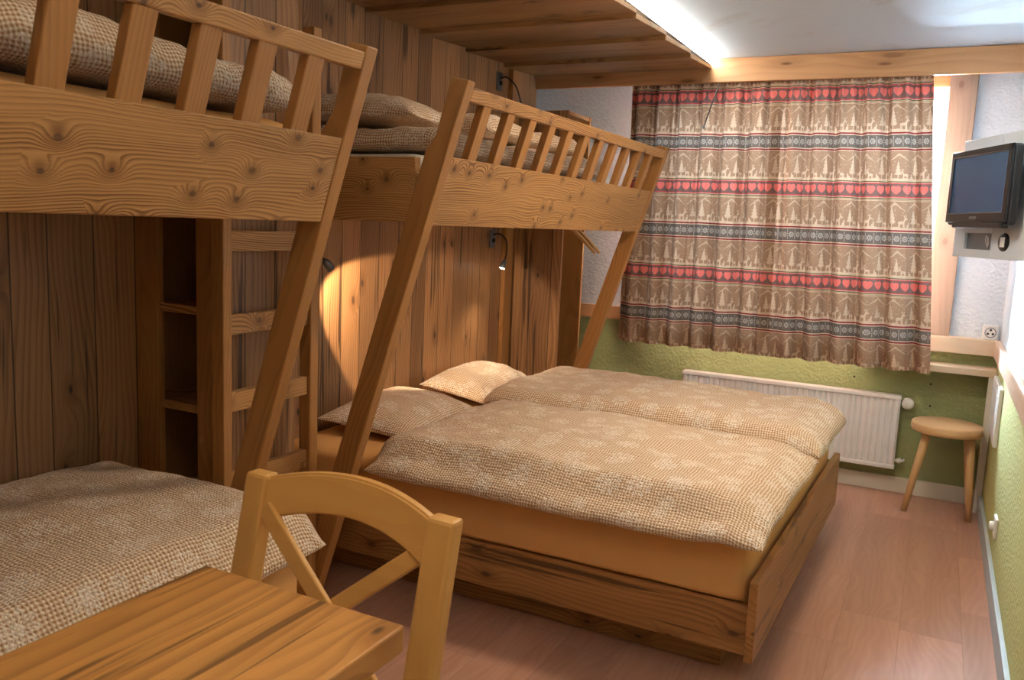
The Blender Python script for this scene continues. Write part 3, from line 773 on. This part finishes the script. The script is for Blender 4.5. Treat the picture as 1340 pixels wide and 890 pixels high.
t = thing('chair', 'pale wooden cross-back chair pushed up to the end of the table', 'chair', (-.86, .95, 0))
lean = 0.22
def cy_(z): return 1.02 + lean * (z - .45) * (1 if z > .45 else -0.25)
for x in (-1.088, -.680):
    b = MB()
    prof = [(cy_(0), 0), (cy_(.45), .45), (cy_(.872), .872), (cy_(.872) + .034, .872), (cy_(.45) + .036, .45), (cy_(0) + .03, 0)]
    b.prism(prof, 0, x - .027, x + .027, 0.007).build('back_post', W_BEECHZ, t)
def rail_sheet():
    b = MB(); n = 24; xs = [-1.064 + (0.360) * i / n for i in range(n + 1)]
    fr = []; t_ = bmesh.new(); rings = []
    for i, x in enumerate(xs):
        s = 2 * i / n - 1; k = 1 - s * s
        zt = .868 + .026 * k; zb = .790 + .034 * k; yo = 0.022 * k
        ring = [(x, cy_(zb) + .006 + yo, zb), (x, cy_(zt) + .006 + yo, zt), (x, cy_(zt) + .026 + yo, zt), (x, cy_(zb) + .026 + yo, zb)]
        rings.append([t_.verts.new(p) for p in ring])
    for A, B in zip(rings, rings[1:]):
        for k in range(4): t_.faces.new((A[k], A[(k + 1) % 4], B[(k + 1) % 4], B[k]))
    t_.faces.new(rings[0]); t_.faces.new(rings[-1][::-1])
    bmesh.ops.recalc_face_normals(t_, faces=t_.faces)
    bmesh.ops.bevel(t_, geom=[e for e in t_.edges if abs((e.verts[0].co - e.verts[1].co).z) < .02 and abs((e.verts[0].co - e.verts[1].co).x) > .005], offset=.004, segments=2, affect='EDGES')
    b.bm.free(); b.bm = t_
    return b
rail_sheet().build('crest_rail', W_BEECHX, t)
def strip(p0, p1, w, th):
    p0, p1 = Vector(p0), Vector(p1); d = (p1 - p0); L = d.length; d.normalize()
    n = Vector((0, 1, -lean)).normalized(); s = d.cross(n).normalized(); n = s.cross(d)
    M = Matrix((d.to_4d(), s.to_4d(), n.to_4d(), (0, 0, 0, 1))).transposed(); M = Matrix.Translation(p0) @ M.to_3x3().to_4x4()
    return MB().box((0, -w / 2, -th / 2), (L, w / 2, th / 2), 0.003, M)
strip((-1.062, cy_(.80) + .012, .815), (-.706, cy_(.53) + .012, .53), .032, .012).build('cross_brace', W_BEECHX, t)
strip((-.706, cy_(.80) + .026, .815), (-1.062, cy_(.53) + .026, .53), .032, .012).build('cross_brace', W_BEECHX, t)
b = MB().prism([(-1.060, 1.018), (-.708, 1.018), (-.67, .62), (-1.098, .62)], 2, .435, .460, 0.008); b.build('seat', W_STOOL, t)
for x in (-1.06, -.71): MB().tube([(x, .66, .434), (x, .65, 0)], [.02, .016], 14).build('front_leg', W_BEECHZ, t)
for z0 in (.36,): MB().box((-1.062, 1.026, z0), (-.706, 1.046, z0 + .06), 0.003).build('stretcher', W_BEECHX, t)

t.rotation_euler = (0, 0, -0.04)
# ---------------------------------------------------------------- stool
t = thing('stool', 'round three-legged beech stool beside the radiator', 'stool', (.108, 4.60, 0))
cx, cy = .108, 4.60
MB().lathe([(0, .415), (.150, .415), (.157, .418), (.160, .424), (.161, .436), (.160, .452), (.157, .459), (.150, .4615), (.06, .459), (0, .459)], 56, Matrix.Translation((cx, cy, 0))).build('seat', W_STOOL, t)
for (tx, ty, bx, by) in ((.025, 4.555, -.042, 4.54), (.215, 4.555, .245, 4.545), (.205, 4.66, .250, 4.76)):
    MB().tube([(bx, by, 0), (bx + (tx - bx) * .5, by + (ty - by) * .5, .213), (tx, ty, .417)], [.0145, .018, .0205], 18).build('leg', W_STOOLZ, t)

# ---------------------------------------------------------------- radiator
t = thing('radiator', 'white ribbed panel radiator under the curtain', 'radiator', (-.69, 4.81, .3))
b = MB(); n = 38; x0, x1 = -1.28, -.115; yf = 4.775
prof = []
for i in range(n):
    a = x0 + (x1 - x0) * i / n; wd = (x1 - x0) / n
    prof += [(a, yf + .010), (a + wd * .22, yf), (a + wd * .72, yf), (a + wd * .94, yf + .010)]
prof += [(x1, yf + .010), (x1, yf + .022), (x0, yf + .022)]
b.prism(prof, 2, .165, .515, 0).build('front_panel', M_WHITE, t)
MB().box((x0, yf + .0225, .150), (x1, yf + .06, .530), 0.004).build('body', M_WHITE, t)
MB().box((x0 - .003, yf - .004, .515), (x1 + .003, yf + .064, .537), 0.004).build('top_cover', M_WHITE, t)
MB().box((x0 - .003, yf - .004, .142), (x1 + .003, yf + .03, .165), 0.004).build('bottom_edge', M_WHITE, t)
M = Matrix.Translation((x1 + .003, yf + .035, .498)) @ Matrix.Rotation(PI / 2, 4, 'Y')
vb = MB().lathe([(0, 0), (.012, 0), (.012, .02), (.010, .022), (0, .022)], 20, M).build('valve_body', M_CHROME, t)
M = Matrix.Translation((-.080, yf + .035, .498)) @ Matrix.Rotation(PI / 2, 4, 'X') @ Matrix.Translation((0, 0, -.012))
v = MB().lathe([(0, -.012), (.022, -.012), (.029, -.006), (.030, .03), (.026, .04), (.012, .043), (0, .043)], 28, M).build('valve_knob', M_WPLAST, vb)
MB().tube([(x1 - .002, yf + .035, .185), (x1 + .035, yf + .035, .185), (x1 + .04, yf + .05, .185), (x1 + .04, YB - .001, .185)], .009, 12).build('pipe', M_WHITE, t)
MB().tube([(x1 + .012, yf + .035, .185), (x1 + .030, yf + .035, .185)], .014, 14).build('lock_valve', M_WPLAST, t)

# ---------------------------------------------------------------- window sill shelf and small fittings
t = thing('sill_board', 'pale wooden shelf board under the window ledge', 'shelf', (-.6, 4.77, .7))
MB().box((-.32, 4.705, .695), (XR - .003, YB - .001, .730), 0.004).build('board', W_PALE, t)
MB().box((.268, 4.71, 0), (.300, 4.74, .6945), 0.003).build('support_leg', M_BASEB, t)
for i, (x, z, l) in enumerate(((-.353, .601, 'small dark wall plug hole above the radiator'), (.016, .606, 'small dark wall plug hole below the pale sill board'), (.024, .49, 'small dark wall plug hole above the stool'))):
    M = Matrix.Translation((x * YB / 4.8, YB, z)) @ Matrix.Rotation(PI / 2, 4, 'X')
    o = MB().lathe([(0, 0), (.006, 0), (.005, .002), (.0025, .0025), (0, .001)], 14, M).build('wall_plug', M_DARKM)
    tag(o, l, 'wall plug', 'plug holes in the green wall')
# white cube socket on the window ledge
t = thing('wall_socket', 'white cube socket outlet standing on the window ledge', 'socket', (.255, 4.825, .87))
MB().box((.220, 4.80, .8705), (.290, YB - .031, .945), 0.005).build('housing', M_WPLAST, t)
M = Matrix.Translation((.255, 4.800, .908)) @ Matrix.Rotation(PI / 2, 4, 'X')
MB().lathe([(.0245, 0), (.026, .002), (.023, .002), (.022, 0)], 28, M).build('socket_ring', M_GREY, t)
for k in range(3):
    a = PI / 2 + k * 2 * PI / 3
    for q in (0,):
        M2 = Matrix.Translation((.255 + .013 * math.cos(a), 4.8002, .908 + .013 * math.sin(a))) @ Matrix.Rotation(PI / 2, 4, 'X')
        MB().lathe([(0, .0015), (.0055, .0015), (.006, 0), (0, 0)], 14, M2).build('pin_hole', M_BLACK, t)
t = thing('plug_outlet', 'white outlet low on the yellow-green wall near the stool', 'socket', (XR, 3.75, .233))
MB().box((XR - .010, 3.705, .195), (XR, 3.795, .275), 0.003).build('cover_plate', M_WPLAST, t)
M = Matrix.Translation((XR - .010, 3.75, .235)) @ Matrix.Rotation(-PI / 2, 4, 'Y')
MB().lathe([(0, 0), (.019, 0), (.018, .014), (.014, .018), (0, .018)], 22, M).build('plug', M_WPLAST, t)
t = thing('cable_cover', 'flat white cover box on the wall under the chair rail', 'box', (XR, 4.44, .58))  # flat box covering cables, no outlet in it
MB().box((XR - .018, 4.22, .45), (XR, 4.66, .715), 0.004).build('cover', M_WPLAST, t)
MB().box((XR - .021, 4.26, .49), (XR - .018, 4.62, .675), 0.001).build('lid', M_WHITE, t)

# ---------------------------------------------------------------- TV on its angled panel
def frame_at(o, u, n):
    """local axes: x along u, y along n, z up"""
    u, n = Vector(u).normalized(), Vector(n).normalized()
    M = Matrix.Identity(4)
    for i in range(3): M[i][0] = u[i]; M[i][1] = n[i]; M[i][2] = (0, 0, 1)[i]; M[i][3] = o[i]
    return M
U = Vector((-.4, .915, 0)).normalized(); Nn = Vector((U.y, -U.x, 0))   # Nn points to the wall
Pp = Vector((.300, 3.727, 0))
t = thing('media_panel', 'satin metal panel set at an angle on the wall behind the TV', 'panel', (.2, 4.0, 1.29))
F = frame_at((Pp.x, Pp.y, 1.287), U, Nn)
Lp = 0.646; hx0, hx1 = .315, .548; hz0, hz1 = .035, .105
b = MB()
b.box((0, 0, 0), (hx0, .012, .508), .0015, F).box((hx1, 0, 0), (Lp, .012, .508), .0015, F)
b.box((hx0, 0, 0), (hx1, .012, hz0), 0, F).box((hx0, 0, hz1), (hx1, .012, .508), 0, F)
b.build('front_sheet', M_ALU, t)
b = MB().box((hx0 - .002, .012, hz0 - .01), (hx1 + .002, .055, hz1 + .01), .001, F)
b.bm.faces.ensure_lookup_table()
b.build('niche_back', M_GREY, t)
o = MB()
M = F @ Matrix.Translation((.21, 0, .07)) @ Matrix.Rotation(PI / 2, 4, 'X') @ Matrix.Diagonal((1.0, .88, 1, 1))
o = o.lathe([(0, .006), (.036, .006), (.042, .003), (.043, 0), (0, 0)], 32, M).build('oval_socket', M_BLACK, t)
MB().box((.193, -.0085, .05), (.227, -.005, .09), .002, F).build('socket_face', M_WPLAST, o)
for z in (.03, .45): MB().box((.02, .0125, z), (.05, .035, z + .03), .001, F).build('bracket', M_GREY, t)
pts = [F @ Vector(p) for p in ((.36, .011, .045), (.352, -.003, .075), (.345, -.006, .098), (.335, -.004, .088), (.338, .002, .06), (.36, .011, .05))]
MB().tube(pts, .0025, 8).build('cable', M_WPLAST, t)

t = thing('television', 'small black flat TV mounted on the satin metal panel', 'television', (.1, 4.0, 1.42))
o0 = Vector((.204, 3.757, 1.422))
F = frame_at(o0, U, Nn); Wt, Ht = .505, .312
MB().box((0, .002, 0), (Wt, .042, Ht), .012, F, 3).build('cabinet', M_BLACK, t)
b = MB()
bz = .026
b.box((0, -.006, bz + .022), (bz, .004, Ht), .003, F).box((Wt - bz, -.006, bz + .022), (Wt, .004, Ht), .003, F)
b.box((0, -.006, Ht - bz), (Wt, .004, Ht), .003, F).box((0, -.006, .012), (Wt, .004, bz + .024), .003, F)
b.build('bezel', M_BLACK, t); bzo = t.children[-1]
MB().box((bz - .002, -.0015, bz + .02), (Wt - bz + .002, .003, Ht - bz + .002), 0, F).build('screen', M_SCREEN, t)
b = MB()
e = .0022
b.box((bz - e, -.0075, bz + .024), (bz, -.005, Ht - bz), 0, F).box((Wt - bz, -.0075, bz + .024), (Wt - bz + e, -.005, Ht - bz), 0, F)
b.box((bz - e, -.0075, Ht - bz), (Wt - bz + e, -.005, Ht - bz + e), 0, F).box((bz - e, -.0075, bz + .0225), (Wt - bz + e, -.005, bz + .0245), 0, F)
b.build('chrome_trim', M_CHROME, bzo)
MB().box((.03, -.004, -.012), (Wt - .06, .03, .014), .006, F).build('speaker_bar', M_BLACK, t)
MB().box((.225, -.0075, .026), (.285, -.0058, .036), .0005, F).build('maker_badge', M_GREY, bzo)
MB().box((.16, .042, .08), (.34, .066, .24), .003, F).build('wall_mount', M_GREY, t)

# ---------------------------------------------------------------- curtains
def curtain(xa0, xa1, xb0, xb1, folds, seed, label, y=4.656, zb=.692, zt=2.165, uoff=0.0, side=1):
    t = thing('curtain', label, 'curtain', ((xa0 + xa1) / 2, y, zb), 'patterned window curtains')
    nu, nv = 260, 46
    full = 1.28 * (xb1 - xb0)
    def ph(u): return u * folds * 2 * PI + 1.1 * nz(u * folds * .5 + seed, 3.3) + seed
    def fn(u, v):
        top = smooth01(v)
        x = (xb0 + (xb1 - xb0) * u) * (1 - v) + (xa0 + (xa1 - xa0) * u) * v
        p = ph(u)
        amp = 0.038 * (0.72 + 0.5 * nz(u * folds * .8 + seed, v * 1.2, 5.0)) * (0.8 + 0.3 * (1 - v))
        s = math.sin(p); s = math.copysign(abs(s) ** 0.75, s)
        pin = 0.010 * math.sin(3 * p + 0.7) * smooth01((v - .72) / .28) + 0.006 * math.sin(2.1 * p + v * 2.0)
        yy = y + amp * s * (1 - .35 * smooth01((v - .8) / .2)) + pin + 0.012 * nz(u * 9 + seed, v * 2.0, 1.0)
        yy = max(yy, 4.614 + .002 * s)
        e = smooth01((u - .89) / .04) if side > 0 else smooth01((.13 - u) / .04)
        yy = yy * (1 - e) + (4.640 if side > 0 else 4.654) * e
        x += 0.016 * (1 - e) * math.cos(p) * (0.5 + .5 * nz(u * 7, v * 1.5 + seed))
        z = zb + (zt - zb) * v + 0.006 * nz(u * 6 + seed, 2.0) * (1 - v)
        return Vector((x, yy, z))
    arc = [0.0]
    for i in range(1, nu + 1):
        arc.append(arc[-1] + (fn(i / nu, .5) - fn((i - 1) / nu, .5)).length)
    uvf = lambda u, v: (uoff + arc[int(round(u * nu))], (zt - zb) * v)
    MB().sheet(fn, nu, nv, uvf).build('curtain_cloth', M_CURT, t)
    MB().box((xa0 + .065, y - .004, zt - .002), (xa1 - .065, y + .004, zt + .020), .001).build('heading_tape', M_WPLAST, t)
    return t
curtain(-1.662, -.825, -1.665, -.785, 6.5, 1.3, 'patterned alpine curtain panel beside the loft bunk', uoff=0.0)
curtain(-.880, -.128, -.845, .004, 6.0, 4.9, 'patterned alpine curtain panel beside the bright window gap', uoff=1.17, side=-1)
t = thing('curtain_rail', 'white curtain rail hidden behind the long ceiling beam', 'curtain rail', (-.8, 4.652, 2.2))
MB().box((-1.75, 4.638, 2.186), (.05, 4.715, 2.206), .002).build('track', M_WHITE, t)
for x in (-1.5, -.8, -.1): MB().box((x - .012, 4.642, 2.206), (x + .012, 4.664, ZC), .002).build('ceiling_bracket', M_WHITE, t)
t = thing('curtain_rod', 'thin dark pull rod hanging in front of the curtain', 'curtain rod', (-1.16, 4.615, 2.14))
MB().tube([(-1.150, 4.606, 2.137), (-1.186, 4.602, 2.02), (-1.215, 4.598, 1.915)], .0035, 10).build('rod', M_DARKM, t)
MB().tube([(-1.215, 4.598, 1.918), (-1.220, 4.598, 1.898)], [.0045, .006], 12).build('tip', M_GREY, t)

# ---------------------------------------------------------------- light
wd = bpy.data.worlds.new('sky'); SC.world = wd; wd.use_nodes = True
bg = wd.node_tree.nodes['Background']; bg.inputs[0].default_value = (0.78, 0.89, 1.0, 1); bg.inputs[1].default_value = 22.0
light('daylight', 'AREA', (-.775, 5.7, 2.35), 15000, (0.64, 0.83, 1.0), (-.775, 4.5, 1.45), shape='RECTANGLE', size=2.4, size_y=1.8)
light('ceiling_fill_lamp', 'AREA', (-.55, .70, 2.22), 5.5, (1.0, 0.80, 0.54), (-.55, .70, 0), shape='DISK', size=0.45)
light('ceiling_fill_lamp', 'AREA', (-.45, 2.9, 2.25), 20, (1.0, 0.81, 0.60), (-.45, 2.9, 0), shape='DISK', size=0.3)  # added warm fill above the double bed, kept just out of view

# ---------------------------------------------------------------- camera
yaw, pitch, roll = .4676, .1394, .0440
f = Vector((-math.sin(yaw) * math.cos(pitch), math.cos(yaw) * math.cos(pitch), -math.sin(pitch)))
r = Vector((math.cos(yaw), math.sin(yaw), 0)); u = r.cross(f)
c, s = math.cos(roll), math.sin(roll)
rr, uu = c * r + s * u, c * u - s * r
cam = bpy.data.cameras.new('camera'); cam.sensor_width = 36; cam.sensor_fit = 'HORIZONTAL'; cam.lens = 1095.6 / 1340 * 36
co = bpy.data.objects.new('camera', cam); COL.objects.link(co)
M = Matrix.Identity(4)
for i in range(3): M[i][0] = rr[i]; M[i][1] = uu[i]; M[i][2] = -f[i]
M[2][3] = 1.35
co.matrix_world = M
cam.clip_start = 0.02
cam.dof.use_dof = True; cam.dof.focus_distance = 3.0; cam.dof.aperture_fstop = 9.0
SC.camera = co
SC.cycles.use_denoising = True
SC.cycles.max_bounces = 8; SC.cycles.diffuse_bounces = 5
SC.cycles.sample_clamp_indirect = 8.0
SC.view_settings.view_transform = 'Standard'; SC.view_settings.look = 'None'
SC.view_settings.exposure = 0.0; SC.view_settings.gamma = 1.0; SC.view_settings.use_curve_mapping = False
